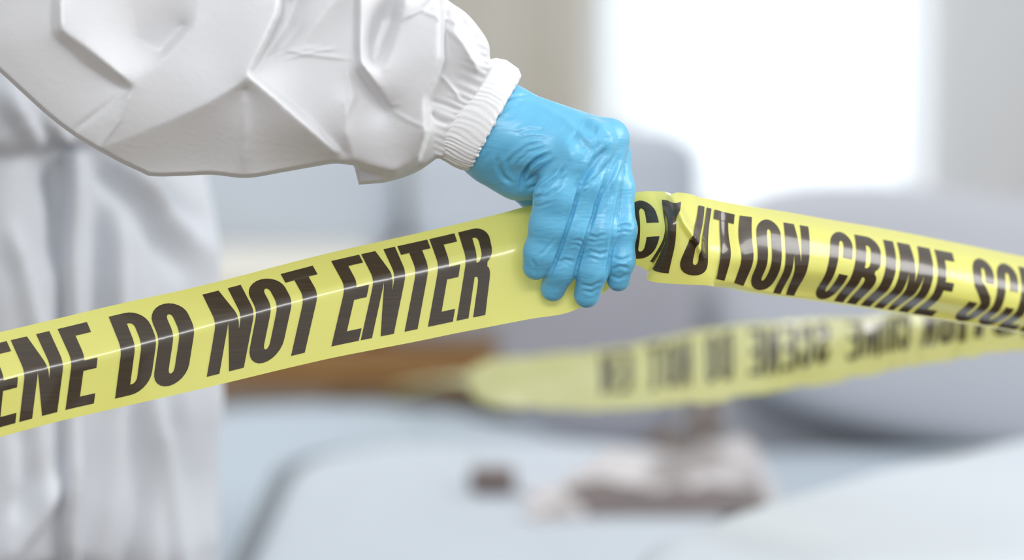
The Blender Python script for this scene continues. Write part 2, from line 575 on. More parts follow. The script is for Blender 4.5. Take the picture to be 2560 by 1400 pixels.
slab('arm', [(0.06, 2.28), (0.10, 2.50), (0.20, 2.66), (0.325, 2.84), (0.55, 3.08), (0.75, 3.25), (0.90, 3.10), (0.60, 2.5), (0.35, 2.15)],
     .05, .665, .07, M['arm'], rs)

# large pale ottoman and the white seat cushion on it
ot = slab('upholstered_ottoman', [(-.62, 2.8), (.268, 2.8), (.268, 4.22), (.20, 4.40), (.08, 4.60), (-.07, 4.78), (-.22, 4.88), (-.36, 4.88), (-.48, 4.84), (-.57, 4.76), (-.62, 4.62)][::1], .05, .43, .07, M['ott'])
tag(ot, 'large pale blue-grey rounded ottoman behind the white seat cushion', 'ottoman')
PAD = rounded_plan(-0.295, 0.27, 2.75, 3.85, .24, n=14)
sc_ = slab('seat_pad', PAD, .432, .53, .045, M['ott2'])
tag(sc_, 'large white rounded seat pad lying on the pale blue-grey ottoman', 'cushion')


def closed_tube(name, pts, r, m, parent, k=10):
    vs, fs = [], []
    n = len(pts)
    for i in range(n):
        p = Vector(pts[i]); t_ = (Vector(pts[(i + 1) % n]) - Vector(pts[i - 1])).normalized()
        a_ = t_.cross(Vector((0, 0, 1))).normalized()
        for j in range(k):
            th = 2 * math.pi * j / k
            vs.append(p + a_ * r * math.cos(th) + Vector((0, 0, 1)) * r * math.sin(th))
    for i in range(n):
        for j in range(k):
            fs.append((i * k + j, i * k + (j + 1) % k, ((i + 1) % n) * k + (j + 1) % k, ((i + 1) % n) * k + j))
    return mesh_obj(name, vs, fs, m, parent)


pp = closed_tube('edge_shade_cord', [(x, y, .512) for x, y in rounded_plan(-0.298, 0.266, 2.745, 3.853, .243, n=14)], .012, M['edge_shade'], sc_)  # dark cord added to draw the shade around the pad edge
pp['label'] = 'dark grey cord added as edge shade'


def crumpled_blanket():
    nx, ny = 120, 70
    base = []
    vs, fs = [], []
    for j in range(ny + 1):
        for i in range(nx + 1):
            u, v = i / nx, j / ny
            x = 0.02 + .50 * u + .012 * math.sin(9 * v + 2)
            y = 3.22 + .20 * v + .26 * u - .05 * math.sin(3.1 * u) + .02 * math.sin(11 * u)
            e = min(u, 1 - u) * 5; e2 = min(v, 1 - v) * 3.2
            env = min(1, e) ** .6 * min(1, e2) ** .6
            hgt = .022 + .034 * math.sin(math.pi * min(1, u * 1.25)) * (.6 + .4 * math.sin(3 * v + .5)) + .03 * noise.noise(Vector((u * 6, v * 4, 1.3))) + \
                .014 * abs(noise.noise(Vector((u * 15 + v * 5, v * 10, 4.1))))
            bz = .531 - .087 * (lambda q: q * q * (3 - 2 * q))(min(1, max(0, (x - .280) / .07)))
            base.append(bz)
            vs.append((x, y, bz + .0015 + env * max(.006, hgt)))
    n0 = len(vs)
    for (x, y, z), bz in zip(list(vs), base): vs.append((x, y, bz))
    W = nx + 1
    for j in range(ny):
        for i in range(nx):
            a = j * W + i
            fs.append((a, a + 1, a + W + 1, a + W)); fs.append((n0 + a, n0 + a + W, n0 + a + W + 1, n0 + a + 1))
    for i in range(nx):
        for a, b in (((i), (i + 1)), ((ny * W + i + 1), (ny * W + i))):
            fs.append((a, n0 + a, n0 + b, b))
    for j in range(ny):
        for a, b in (((j + 1) * W, j * W), (j * W + nx, (j + 1) * W + nx)):
            fs.append((a, n0 + a, n0 + b, b))
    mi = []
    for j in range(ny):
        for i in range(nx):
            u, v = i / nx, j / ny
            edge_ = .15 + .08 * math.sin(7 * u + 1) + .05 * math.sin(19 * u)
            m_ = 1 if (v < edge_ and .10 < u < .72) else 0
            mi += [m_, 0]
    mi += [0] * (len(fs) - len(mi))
    return mesh_obj('blanket', vs, fs, [M['blanket'], M['lining']], matidx=mi)


tag(crumpled_blanket(), 'crumpled taupe and white blanket heaped on the white seat', 'blanket')
bm = bmesh.new(); bm_box(bm, (-.052, 3.40, .531), (.004, 3.46, .558), .008)
o = bm_obj('pouch', bm, M['brown'])
tag(o, 'small dark brown pouch lying left of the crumpled blanket', 'pouch')


#################################################################### TAPE
def arc(cx, cy, rx, ry, a0, a1, n=7):
    return [(cx + rx * math.cos(math.radians(a0 + (a1 - a0) * i / n)), cy + ry * math.sin(math.radians(a0 + (a1 - a0) * i / n)))
            for i in range(n + 1)]


HOLE = arc(.5, .8, .085, .06, 0, 180, 5) + arc(.5, .2, .085, .06, 180, 360, 5)
G = {
    'I': [[(0, 0), (1, 0), (1, 1), (0, 1)]],
    'E': [[(0, 0), (1, 0), (1, .125), (.46, .125), (.46, .44), (.92, .44), (.92, .565), (.46, .565), (.46, .875), (1, .875), (1, 1), (0, 1)]],
    'N': [[(0, 0), (.34, 0), (.34, .56), (.60, 0), (1, 0), (1, 1), (.66, 1), (.66, .45), (.42, 1), (0, 1)]],
    'T': [[(.28, 0), (.72, 0), (.72, .865), (1, .865), (1, 1), (0, 1), (0, .865), (.28, .865)]],
    'D': [[(0, 0)] + arc(.45, .22, .55, .22, 270, 360) + arc(.45, .78, .55, .22, 0, 90) + [(0, 1)],
          arc(.45, .8, .13, .07, 0, 90, 4) + [(.40, .87), (.40, .13)] + arc(.45, .2, .13, .07, 270, 360, 4)],
    'O': [arc(.5, .8, .5, .2, 0, 180, 12) + arc(.5, .2, .5, .2, 180, 360, 12), HOLE],
    'R': [[(0, 0), (.42, 0), (.42, .40), (.50, .40)] + arc(.50, .32, .08, .08, 90, 0, 3) + [(.58, 0), (1, 0), (1, .34)] +
          arc(.82, .36, .18, .12, 0, 80, 4) + arc(.78, .66, .22, .14, -75, 0, 4) + arc(.5, .80, .5, .2, 0, 90, 8) + [(0, 1)],
          [(.41, .54), (.48, .54)] + arc(.48, .62, .12, .08, 270, 360, 3) + arc(.48, .80, .12, .07, 0, 90, 3) + [(.41, .87)]],
    'C': [[(1, .62), (1, .8)] + arc(.5, .8, .5, .2, 0, 180, 12) + arc(.5, .2, .5, .2, 180, 360, 12) + [(1, .38), (.60, .38)] +
          arc(.5, .2, .10, .07, 0, -180, 5) + arc(.5, .8, .10, .07, 180, 0, 5) + [(.60, .62)]],
    'A': [[(0, 0), (.36, 0), (.42, .19), (.58, .19), (.64, 0), (1, 0), (.72, 1), (.28, 1)], [(.45, .31), (.55, .31), (.5, .72)]],
    'U': [[(0, 1), (0, .2)] + arc(.5, .2, .5, .2, 180, 360, 12) + [(1, 1), (.60, 1)] + arc(.5, .2, .10, .07, 0, -180, 5) + [(.40, 1)]],
    'M': [[(0, 0), (.27, 0), (.27, .62), (.42, 0), (.58, 0), (.73, .62), (.73, 0), (1, 0), (1, 1), (.62, 1), (.5, .48), (.38, 1), (0, 1)]],
    'S': [arc(.5, .8, .5, .2, 0, 180, 10) + [(0, .68), (.08, .58), (.56, .36)] + arc(.5, .2, .09, .07, 0, -180, 5) +
          [(.41, .35), (0, .35)] + arc(.5, .2, .5, .2, 180, 360, 10) + [(1, .36), (.9, .47), (.42, .68)] +
          arc(.5, .8, .09, .07, 180, 0, 5) + [(.59, .66), (1, .66)]],
}


def poly_no_dup(p):
    out_ = []
    for q in p:
        if not out_ or (abs(q[0] - out_[-1][0]) + abs(q[1] - out_[-1][1])) > 1e-4: out_.append(q)
    if abs(out_[0][0] - out_[-1][0]) + abs(out_[0][1] - out_[-1][1]) < 1e-4: out_.pop()
    return out_


_gc = {}
def glyph(ch, ny=22, nx=6):
    if (ch, ny) in _gc: return _gc[(ch, ny)]
    loops = [poly_no_dup(l) for l in G[ch]]
    flat = [q for l in loops for q in l]
    tris = geometry.tessellate_polygon([[Vector((x, y, 0)) for x, y in l] for l in loops])
    bm = bmesh.new()
    vs = [bm.verts.new((x, y, 0)) for x, y in flat]
    for t_ in tris:
        try: bm.faces.new([vs[i] for i in t_])
        except ValueError: pass
    for k in range(1, ny):
        bmesh.ops.bisect_plane(bm, geom=bm.verts[:] + bm.edges[:] + bm.faces[:], plane_co=(0, k / ny, 0), plane_no=(0, 1, 0), dist=1e-5)
    for k in range(1, nx):
        bmesh.ops.bisect_plane(bm, geom=bm.verts[:] + bm.edges[:] + bm.faces[:], plane_co=(k / nx, 0, 0), plane_no=(1, 0, 0), dist=1e-5)
    bmesh.ops.triangulate(bm, faces=bm.faces[:])
    bm.verts.index_update()
    r = ([(v.co.x, v.co.y) for v in bm.verts], [[v.index for v in f.verts] for f in bm.faces])
    bm.free(); _gc[(ch, ny)] = r
    return r


class Tape:
    """a ribbon: stations u -> rows of (px, py, depth) at given v (0 = upper edge, 1 = lower edge)"""
    def __init__(self, st, vs, smooth=.13, wig=0.0):
        self.u = np.array([s[0] for s in st], float)
        self.P = np.array([[(p[0], p[1], p[2]) for p in s[1]] for s in st], float)   # n, rows, 3
        W_ = P_np(self.P[..., 0], self.P[..., 1], self.P[..., 2])
        self.W = W_
        self.v = np.array(vs, float); self.s = smooth; self.wig = wig

    def row_at(self, u):
        # monotone-ish cubic (finite-difference tangents)
        U, W_ = self.u, self.W
        k = int(np.clip(np.searchsorted(U, u) - 1, 0, len(U) - 2))
        h = U[k + 1] - U[k]; t = (u - U[k]) / h
        def tan(i):
            if i == 0: return (W_[1] - W_[0]) / (U[1] - U[0])
            if i == len(U) - 1: return (W_[-1] - W_[-2]) / (U[-1] - U[-2])
            a = (W_[i] - W_[i - 1]) / (U[i] - U[i - 1]); b = (W_[i + 1] - W_[i]) / (U[i + 1] - U[i])
            ha, hb = U[i] - U[i - 1], U[i + 1] - U[i]
            return (a * hb + b * ha) / (ha + hb)
        m0, m1 = tan(k) * h, tan(k + 1) * h
        t2, t3 = t * t, t * t * t
        return (2 * t3 - 3 * t2 + 1) * W_[k] + (t3 - 2 * t2 + t) * m0 + (-2 * t3 + 3 * t2) * W_[k + 1] + (t3 - t2) * m1

    def pl(self, R, v):
        V = self.v
        k = int(np.clip(np.searchsorted(V, v) - 1, 0, len(V) - 2))
        t = (v - V[k]) / (V[k + 1] - V[k])
        return R[k] * (1 - t) + R[k + 1] * t

    def at(self, u, v, _c={}):
        key = (id(self), round(u, 4))
        R = _c.get(key)
        if R is None: R = _c[key] = self.row_at(u)
        s = self.s
        q = sum(self.pl(R, v + d * s) * w_ for d, w_ in ((-1, .1), (-.6, .2), (-.2, .2), (.2, .2), (.6, .2), (1, .1)))
        if self.front and 1640 < u < 1800:   # the sharp pinched crease beside the hand
            d_ = q[1] * CP + (q[2] - CAM_Z) * SP
            X_ = 1280 + q[0] / d_ * FPX; Y_ = 700 - (-q[1] * SP + (q[2] - CAM_Z) * CP) / d_ * FPX
            e_, t_ = seg_dist(np.array([X_]), np.array([Y_]), [(1678, 484), (1712, 556), (1746, 604), (1758, 650)])
            q = q + np.array([0, -.0075, -.001]) * math.exp(-(float(e_[0]) / 10) ** 2) * min(1, 4 * (1.02 - float(t_[0])))
        if self.wig:
            q = q + np.array([0, 1, 0]) * self.wig * noise.noise(Vector((u * .012, v * 2.2, 3.7)))
            if not self.front: q = q + np.array([0, .6, .4]) * .35 * self.wig * noise.noise(Vector((u * .05, v * 3.5, 8.7)))
        return q

    def build(self, name, letters, u0, u1, nu, nv, vt=.1, vb=.9, lift=.00035, fine=None):
        verts, faces, mi = [], [], []
        us = list(np.linspace(u0, u1, nu + 1))
        if fine: us = sorted(set(us) | set(np.arange(fine[0], fine[1], fine[2])))
        nu = len(us) - 1
        for u_ in us:
            for j in range(nv + 1):
                verts.append(self.at(u_, j / nv))
        for i in range(nu):
            for j in range(nv):
                a = i * (nv + 1) + j
                faces.append((a, a + 1, a + nv + 2, a + nv + 1)); mi.append(0)
        self.sheet = (len(verts), len(faces))
        for ch, a, b in letters:
            gv, gf = glyph(ch, 64, 36) if (self.front and 1630 < a < 1790) else glyph(ch)
            off = len(verts)
            for x, y in gv:
                u = a + (b - a) * x; v = vb - (vb - vt) * y
                q = self.at(u, v)
                du = self.at(u + 1, v) - q; dv = self.at(u, v + .01) - q
                n_ = np.cross(du, dv); n_ /= (np.linalg.norm(n_) + 1e-12)
                if n_[1] > 0: n_ = -n_
                verts.append(q + n_ * (lift if not (self.front and 1640 < u < 1800) else .0006))
            for f in gf:
                faces.append([off + i for i in f]); mi.append(1)
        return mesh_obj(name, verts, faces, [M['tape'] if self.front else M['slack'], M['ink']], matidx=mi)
    front = True


def D(h):  # h in mm toward the camera from the focus plane
    return D0 - h / 1000


# --- front run, left of the hand: upper edge, ridge, lower edge
VL = [0, .42, 1.0]
L = [
    (-1900, [(-1906, 1280, D(131)), (-1862, 1402, D(150)), (-1876, 1586, D(144))]),
    (-800, [(-806, 1022, D(62)), (-762, 1137, D(82)), (-776, 1304, D(76))]),
    (-260, [(-266, 893, D(28)), (-222, 1003, D(48)), (-236, 1158, D(42))]),
    (-100, [(-106, 855, D(18)), (-62, 962, D(38)), (-76, 1114, D(32))]),
    (139, [(133, 799, D(7)), (180, 902, D(26)), (160, 1050, D(20))]),
    (268, [(262, 768, D(2)), (304, 872, D(20)), (284, 1022, D(14))]),
    (502, [(496, 716, D(-7)), (540, 806, D(11)), (512, 970, D(6))]),
    (822, [(817, 634, D(-17)), (863, 717, D(2)), (821, 897, D(-3))]),
    (1071, [(1066, 578, D(-23)), (1097, 664, D(-7)), (1064, 849, D(-9))]),
    (1143, [(1139, 561, D(-25)), (1166, 648, D(-9)), (1136, 834, D(-11))]),
    (1240, [(1238, 537, D(-26)), (1254, 626, D(-9)), (1234, 815, D(-9))]),
    (1330, [(1330, 513, D(-28)), (1338, 604, D(-13)), (1328, 797, D(-11))]),
    (1420, [(1428, 498, D(-28)), (1430, 590, D(-16)), (1430, 778, D(-15))]),
    (1500, [(1520, 490, D(-28)), (1512, 575, D(-22)), (1510, 732, D(-18))]),
]
# --- the same run beyond the hand: four rows
VR = [0, .33, .66, 1.0]
R_ = [
    (1584, [(1584, 485, D(-22)), (1594, 545, D(-14)), (1592, 610, D(-12)), (1580, 664, D(-22))]),
    (1652, [(1630, 481, D(-18)), (1658, 545, D(-4)), (1664, 600, D(-2)), (1616, 676, D(-24))]),
    (1730, [(1736, 491, D(-12)), (1712, 555, D(8)), (1694, 620, D(6)), (1648, 707, D(-8))]),
    (1740, [(1746, 495, D(-16)), (1738, 558, D(3)), (1712, 622, D(8)), (1672, 709, D(-6))]),
    (1772, [(1780, 502, D(-24)), (1768, 570, D(-12)), (1766, 632, D(-2)), (1768, 714, D(-12))]),
    (1800, [(1800, 507, D(-30)), (1800, 578, D(-22)), (1806, 640, D(-8)), (1786, 717, D(-20))]),
    (1850, [(1852, 518, D(-36)), (1842, 590, D(-22)), (1860, 652, D(-14)), (1828, 722, D(-28))]),
    (1888, [(1890, 525, D(-42)), (1890, 592, D(-26)), (1898, 662, D(-22)), (1860, 730, D(-36))]),
    (1956, [(1956, 537, D(-52)), (1964, 605, D(-34)), (1964, 680, D(-32)), (1930, 740, D(-46))]),
    (2070, [(2070, 557, D(-70)), (2078, 622, D(-50)), (2064, 692, D(-50)), (2026, 752, D(-66))]),
    (2236, [(2236, 585, D(-96)), (2256, 658, D(-74)), (2236, 730, D(-74)), (2180, 774, D(-92))]),
    (2420, [(2418, 621, D(-126)), (2438, 692, D(-104)), (2424, 764, D(-106)), (2372, 804, D(-124))]),
    (2540, [(2540, 646, D(-146)), (2558, 716, D(-124)), (2542, 790, D(-126)), (2490, 822, D(-144))]),
    (2800, [(2800, 700, D(-190)), (2816, 770, D(-170)), (2800, 835, D(-170)), (2750, 868, D(-188))]),
    (3100, [(3100, 770, D(-240)), (3112, 835, D(-222)), (3100, 896, D(-222)), (3060, 928, D(-240))]),
]
# resample the left run on the right run's rows so both are one ribbon
tl = Tape(L, VL)
VA = [0, .06, .2, .33, .42, .52, .66, .83, .94, 1.0]
tr_ = Tape(R_, VR)


class Joined(Tape):
    def __init__(self, a, b, vs):
        self.v = np.array(vs); self.s = .07; self.wig = 0.0006
        rows = []
        us = []
        for T_ in (a, b):
            for u in T_.u:
                R = T_.row_at(u)
                if T_ is a: rows.append([T_.pl(R, v) for v in vs])
                else:
                    # smooth through the four rows first so that they bend like film
                    r_ = [sum(T_.pl(R, v + d) * .25 for d in (-.12, -.04, .04, .12)) for v in vs]
                    k_ = min(1, max(0, (u - 1760) / 200))   # both rims curl back past the fold
                    r_[0] = r_[0] + np.array([0, .012, .0015]) * (.3 + .7 * k_); r_[-1] = r_[-1] + np.array([0, .012, -.001]) * k_
                    a_, b_ = r_[6].copy(), r_[-1].copy()
                    r_[7] = r_[7] * (1 - k_) + (a_ * .30 + b_ * .70) * k_
                    r_[8] = r_[8] * (1 - k_) + (a_ * .05 + b_ * .95 - np.array([0, .006, 0])) * k_
                    rows.append(r_)
                us.append(u)
        self.u = np.array(us, float); self.W = np.array(rows)


jt = Joined(tl, tr_, VA)
letters = [('C', -1350, -1265), ('A', -1255, -1170), ('U', -1160, -1075), ('T', -1068, -985), ('I', -975, -940), ('O', -930, -845), ('N', -835, -745),
           ('C', -690, -607), ('R', -598, -514), ('I', -504, -470), ('M', -460, -352), ('E', -345, -272),
           ('S', -226, -150), ('C', -142, -70), ('E', -62, 12), ('N', 22, 118), ('E', 139, 213), ('D', 268, 356), ('O', 362, 450),
           ('N', 502, 597), ('O', 603, 690), ('T', 696, 776), ('E', 822, 893), ('N', 898, 984), ('T', 990, 1066),
           ('E', 1071, 1134), ('R', 1143, 1216),
           ('C', 1560, 1640), ('A', 1645, 1735), ('U', 1741, 1773), ('T', 1782, 1838), ('I', 1850, 1878), ('O', 1888, 1946),
           ('N', 1956, 2018), ('C', 2070, 2124), ('R', 2132, 2190), ('I', 2202, 2226), ('M', 2236, 2318), ('E', 2330, 2376),
           ('S', 2420, 2472), ('C', 2480, 2532), ('E', 2540, 2586), ('N', 2594, 2652), ('E', 2660, 2706)]
o = jt.build('barrier_tape', letters, -1900, 3100, 900, 60, fine=(1630, 1800, 1.0))
tag(o, 'yellow caution tape with black lettering, held in the blue-gloved hand', 'barrier tape')

# --- slack run behind, sagging to the left, out of focus
B = [
    (0, [(2900, 690, 2.05), (2902, 760, 2.04), (2900, 880, 2.06)]),
    (120, [(2560, 735, 2.14), (2562, 800, 2.12), (2556, 876, 2.14)]),
    (240, [(2350, 762, 2.20), (2352, 820, 2.18), (2345, 906, 2.20)]),
    (420, [(2180, 788, 2.27), (2182, 850, 2.24), (2178, 936, 2.26)]),
    (560, [(2010, 800, 2.38), (2012, 875, 2.32), (2008, 966, 2.34)]),
    (700, [(1840, 812, 2.485), (1843, 905, 2.44), (1838, 994, 2.42)]),
    (850, [(1680, 842, 2.62), (1683, 930, 2.575), (1676, 1014, 2.545)]),
    (1000, [(1500, 876, 2.745), (1505, 952, 2.705), (1498, 1026, 2.67)]),
    (1120, [(1340, 888, 2.865), (1345, 955, 2.825), (1336, 1020, 2.785)]),
    (1200, [(1225, 902, 2.955), (1232, 955, 2.92), (1226, 1008, 2.885)]),
    (1250, [(1172, 925, 3.04), (1178, 955, 3.00), (1182, 985, 3.01)]),
    (1320, [(1190, 935, 3.20), (1192, 950, 3.22), (1196, 975, 3.24)]),
    (1400, [(1150, 938, 3.50), (1150, 945, 3.56), (1152, 956, 3.60)]),
    (1520, [(1080, 950, 4.10), (1082, 954, 4.16), (1084, 960, 4.20)]),
    (1800, [(980, 972, 4.95), (981, 976, 5.0), (982, 981, 5.05)]),
]
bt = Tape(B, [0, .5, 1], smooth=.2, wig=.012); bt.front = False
bl = []
x = 60
for wd in ('CAUTION', 'CRIME', 'SCENE', 'DO', 'NOT', 'ENTER') * 2:
    for ch in wd:
        wl = {'I': 13, 'M': 38}.get(ch, 28); bl.append((ch, x, x + wl)); x += wl + 6
    x += 30
# the words run away from the camera
bl = [q for q in bl if q[2] < 1010]
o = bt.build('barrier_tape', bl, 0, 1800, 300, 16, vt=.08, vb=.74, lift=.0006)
tag(o, 'blurred loose yellow tape sagging in the background over the ottoman', 'barrier tape')

#################################################################### PERSON
person = empty('person', (-0.42, 2.26, 0))
tag(person, 'person in white hooded coveralls and a blue glove, one hand gripping the tape', 'person')


# ---- glove (right down to the cuff), modelled as one skin
def J(px, py, h):
    d = D0 * 1000 - h
    return ((px - 1280) / FPX * d, (700 - py) / FPX * d, h)


def build_glove():
    st = 0.85
    lo = np.array([-48., -22., -72.]); hi = np.array([84., 140., 52.])
    ax = [np.arange(lo[i], hi[i], st, dtype=np.float32) for i in range(3)]
    Gd = np.meshgrid(*ax, indexing='ij')
    # palm and back of the hand
    metas = [
        (J(1222, 345, 2), J(1428, 398, 16), 17.5, 13.0),
        (J(1238, 320, 4), J(1482, 360, 12), 17.0, 12.6),
        (J(1258, 275, 0), J(1516, 352, 0), 14.5, 12.4),
        (J(1270, 290, -12), J(1522, 392, -14), 15.0, 12.5),
        (J(1222, 368, -4), J(1300, 425, -10), 18.5, 17.0),
        (J(1300, 425, -10), J(1380, 445, -4), 17.0, 12.0),
        (J(1130, 270, -2), J(1240, 320, 0), 23.5, 21.5),
        (J(1150, 250, -2), J(1262, 280, -2), 17.0, 16.0),
        (J(1150, 320, -2), J(1222, 350, -2), 20.0, 19.5),
    ]
    palm = None
    for a, b, ra, rb in metas:
        d = cap(Gd, a, b, ra, rb)
        palm = d if palm is None else smin(palm, d, 9)
    # knuckles of the four fingers
    for c, r in ((J(1428, 388, 19), 11.5), (J(1484, 352, 14), 11), (J(1524, 343, 2), 10.6)):
        palm = smin(palm, cap(Gd, c, (c[0] + .5, c[1], c[2]), r, r), 5)
    F = [
        # index, middle, ring, little
        [(J(1428, 396, 17), 12.6), (J(1389, 490, 17), 12.9), (J(1371, 560, 13.5), 11.2), (J(1350, 630, 8.5), 9.6), (J(1339, 667, 4.5), 8.3)],
        [(J(1484, 358, 12), 12.6), (J(1462, 460, 14), 10.6), (J(1436, 570, 11), 10.0), (J(1402, 670, 1), 9.5), (J(1382, 722, -6), 8.0)],
        [(J(1520, 350, 1), 12.2), (J(1512, 450, 7), 10.2), (J(1500, 575, 7), 9.9), (J(1482, 675, 1), 9.4), (J(1467, 737, -6), 8.3)],
        [(J(1532, 385, -11), 11.2), (J(1548, 470, -5), 9.0), (J(1558, 575, 0), 8.0), (J(1554, 650, -1), 7.8), (J(1546, 700, -7), 7.3)],
    ]
    hand = palm.copy()
    for ch in F:
        f = None
        for (a, ra), (b, rb) in zip(ch[:-1], ch[1:]):
            d = cap(Gd, a, b, ra, rb)
            f = d if f is None else smin(f, d, 5.0)
        # slight swelling of the joints
        for k, e in ((2, .15), (3, .15)):
            a, ra = ch[k]
            f = smin(f, cap(Gd, a, (a[0], a[1] + .5, a[2]), ra + e, ra + e), 1.5)
        f = smin(palm, f, 4.5)
        hand = smin(hand, f, .7)
    # thumb goes behind the tape and presses against its back
    th = [(J(1232, 395, -8), 17), (J(1308, 448, -30), 13.5), (J(1392, 540, -50), 11), (J(1440, 630, -42), 9.2), (J(1452, 662, -38), 8)]
    f = None
    for (a, ra), (b, rb) in zip(th[:-1], th[1:]):
        d = cap(Gd, a, b, ra, rb)
        f = d if f is None else smin(f, d, 3)
    hand = smin(hand, f, 6)
    v, q = surface_net(hand, lo, st)
    v = laplace(v, q, 3, .5)
    n = vert_normals(v, q)
    # every crease of the stretched film that the photo shows
    dd = D0 * 1000 - v[:, 2]
    px = 1280 + v[:, 0] / dd * FPX; py = 700 - v[:, 1] / dd * FPX
    face = np.clip((n[:, 2] - .05) * 3, 0, 1)
    k5 = lambda pts: [(1150 + a / 4.117, 180 + b / 4.117) for a, b in pts]
    k2 = lambda pts: [(1150 + a / 3.5, 400 + b / 3.5) for a, b in pts]
    CR = [
        (k5([(920, 840), (780, 905), (700, 975), (650, 1060), (628, 1190)]), 4.5, 2.6),
        (k5([(830, 735), (700, 765), (580, 845), (500, 925), (490, 1000)]), 5, .9),
        (k5([(900, 765), (720, 820), (610, 900), (560, 970)]), 4, .9),
        (k5([(760, 780), (600, 860), (540, 940)]), 3.5, .5),
        (k5([(980, 900), (850, 990), (740, 1080), (670, 1140)]), 4, 1.0),
        (k5([(1080, 980), (1000, 1085), (900, 1165), (800, 1225)]), 4, 1.5),
        (k5([(1030, 990), (900, 1080), (790, 1170), (690, 1210)]), 4, .9),
        (k5([(1090, 1060), (980, 1160), (860, 1240), (770, 1290)]), 4, 1.0),
        (k5([(1060, 1140), (960, 1230), (850, 1300)]), 4, .8),
        (k5([(430, 930), (420, 1000), (465, 1090), (540, 1150)]), 5, .8),
        (k5([(385, 860), (380, 960), (430, 1070), (500, 1140)]), 5, .7),
        (k5([(300, 830), (240, 900), (200, 960)]), 6, .4),
        (k5([(870, 600), (700, 590), (560, 640)]), 4, .35),
        (k5([(900, 680), (760, 670), (640, 700)]), 4, .3),
        (k5([(720, 235), (560, 250), (450, 290), (360, 380)]), 4, .7),
        (k5([(640, 330), (520, 350), (420, 400)]), 5, .3),
        (k5([(1510, 780), (1400, 910), (1310, 1040), (1225, 1190)]), 7, 2.4),
        (k5([(1440, 720), (1370, 860), (1290, 1010)]), 5, .9),
        (k5([(1560, 860), (1470, 1010), (1380, 1130), (1290, 1230)]), 4, .7),
        (k5([(1640, 880), (1580, 1010), (1520, 1130), (1430, 1290)]), 5, 1.0),
        (k5([(1690, 950), (1640, 1080), (1600, 1200), (1560, 1330)]), 5, .9),
        (k5([(1250, 540), (1340, 590), (1420, 600)]), 14, 1.5),
        (k5([(1150, 620), (1230, 720), (1290, 800)]), 14, 1.2),
        (k2([(630, 330), (740, 318), (860, 235)]), 4, 1.1),
        (k2([(640, 365), (740, 350), (850, 290)]), 3.5, .5),
        (k2([(632, 400), (700, 400), (790, 370)]), 3.5, .4),
        (k2([(620, 860), (660, 930), (650, 1000)]), 4, .4),
        (k2([(830, 690), (760, 770), (690, 850)]), 4, .5),
        (k2([(860, 900), (920, 875), (990, 890)]), 4, .8),
        (k2([(850, 940), (920, 905), (960, 920)]), 3.5, .5),
        (k2([(980, 710), (1040, 700), (1090, 725)]), 3.5, .6),
        (k2([(960, 745), (1010, 735), (1060, 755)]), 3.5, .5),
        (k2([(1120, 655), (1190, 680), (1280, 650)]), 4, .8),
        (k2([(1110, 700), (1180, 715), (1260, 690)]), 4, .6),
        (k2([(1060, 840), (1140, 800), (1230, 825), (1290, 800)]), 4, .8),
        (k2([(1040, 870), (1120, 850), (1220, 870)]), 3.5, .5),
        (k2([(1060, 1090), (1150, 1110), (1240, 1060)]), 4, .8),
        (k2([(1080, 1140), (1150, 1160), (1220, 1110)]), 4, .6),
        (k2([(1370, 600), (1440, 570), (1510, 585)]), 4, .8),
        (k2([(1350, 640), (1430, 620), (1505, 630)]), 3.5, .5),
        (k2([(1330, 850), (1420, 880), (1500, 840)]), 4, .8),
        (k2([(1330, 960), (1400, 930), (1480, 950)]), 4, .8),
        (k2([(1310, 1010), (1390, 1040), (1470, 1000)]), 4, .6),
        (k2([(1050, 235), (1120, 210), (1180, 150)]), 4, 1.0),
        (k2([(1330, 200), (1300, 330), (1250, 470)]), 4, .6),
        (k2([(1230, 240), (1190, 350), (1150, 460)]), 4, .6),
    ]
    CR += [([(1450, 466), (1428, 540), (1405, 612), (1372, 695)], 4, 1.5), ([(1512, 440), (1482, 545), (1452, 630), (1434, 700)], 4, 1.5),
           ([(1552, 460), (1538, 555), (1525, 630), (1516, 700)], 4, 1.3)]
    disp = np.zeros(len(v))
    for pts, wpx, dep in CR:
        d, t = seg_dist(px, py, pts)
        env = np.clip(np.minimum(t, 1 - t) * 5 + .15, 0, 1)
        g = np.exp(-(d / wpx) ** 2) - .45 * np.exp(-((d - 2.1 * wpx) / (1.0 * wpx)) ** 2)
        disp -= dep * 1.0 * g * env
    # raised tendon and edge ridges
    RG = [
        (k5([(620, 150), (900, 300), (1200, 430), (1460, 560), (1560, 660), (1600, 800)]), 9, .8),
        (k5([(560, 270), (800, 330), (1050, 470), (1250, 640), (1350, 760)]), 9, .7),
        (k5([(1150, 800), (1150, 950), (1100, 1130), (980, 1330)]), 12, .7),
        (k5([(1350, 720), (1330, 860), (1230, 1080)]), 9, .6),
        (k5([(1560, 700), (1540, 850), (1450, 1080), (1350, 1300)]), 9, .7),
    ]
    for pts, wpx, dep in RG:
        d, t = seg_dist(px, py, pts)
        disp += dep * np.exp(-(d / wpx) ** 2) * np.clip(np.minimum(t, 1 - t) * 5 + .1, 0, 1)
    # fine random tension lines of the film
    nz = np.array([noise.noise(Vector((a * .045 + b * .02, (b * .9 - a * .5) * .22, c * .03))) for a, b, c in v])
    idx_ = np.clip((py - 470) / 30, 0, 1) * np.clip((1462 - (py - 470) * .42 - px) / 15, 0, 1)
    disp += .22 * nz * (1 - .85 * idx_)
    nz2 = np.array([noise.noise(Vector(((b * .83 + a * .55) * .05, (b * .55 - a * .83) * .55, c * .06))) for a, b, c in v])
    disp += .13 * nz2 * (1 - .85 * idx_)
    v = v + n * (disp * face)[:, None]
    # the rolled rim stays hidden in the cuff
    Wd = unproj_np(v[:, 0] / 1000, v[:, 1] / 1000, D0 - v[:, 2] / 1000)
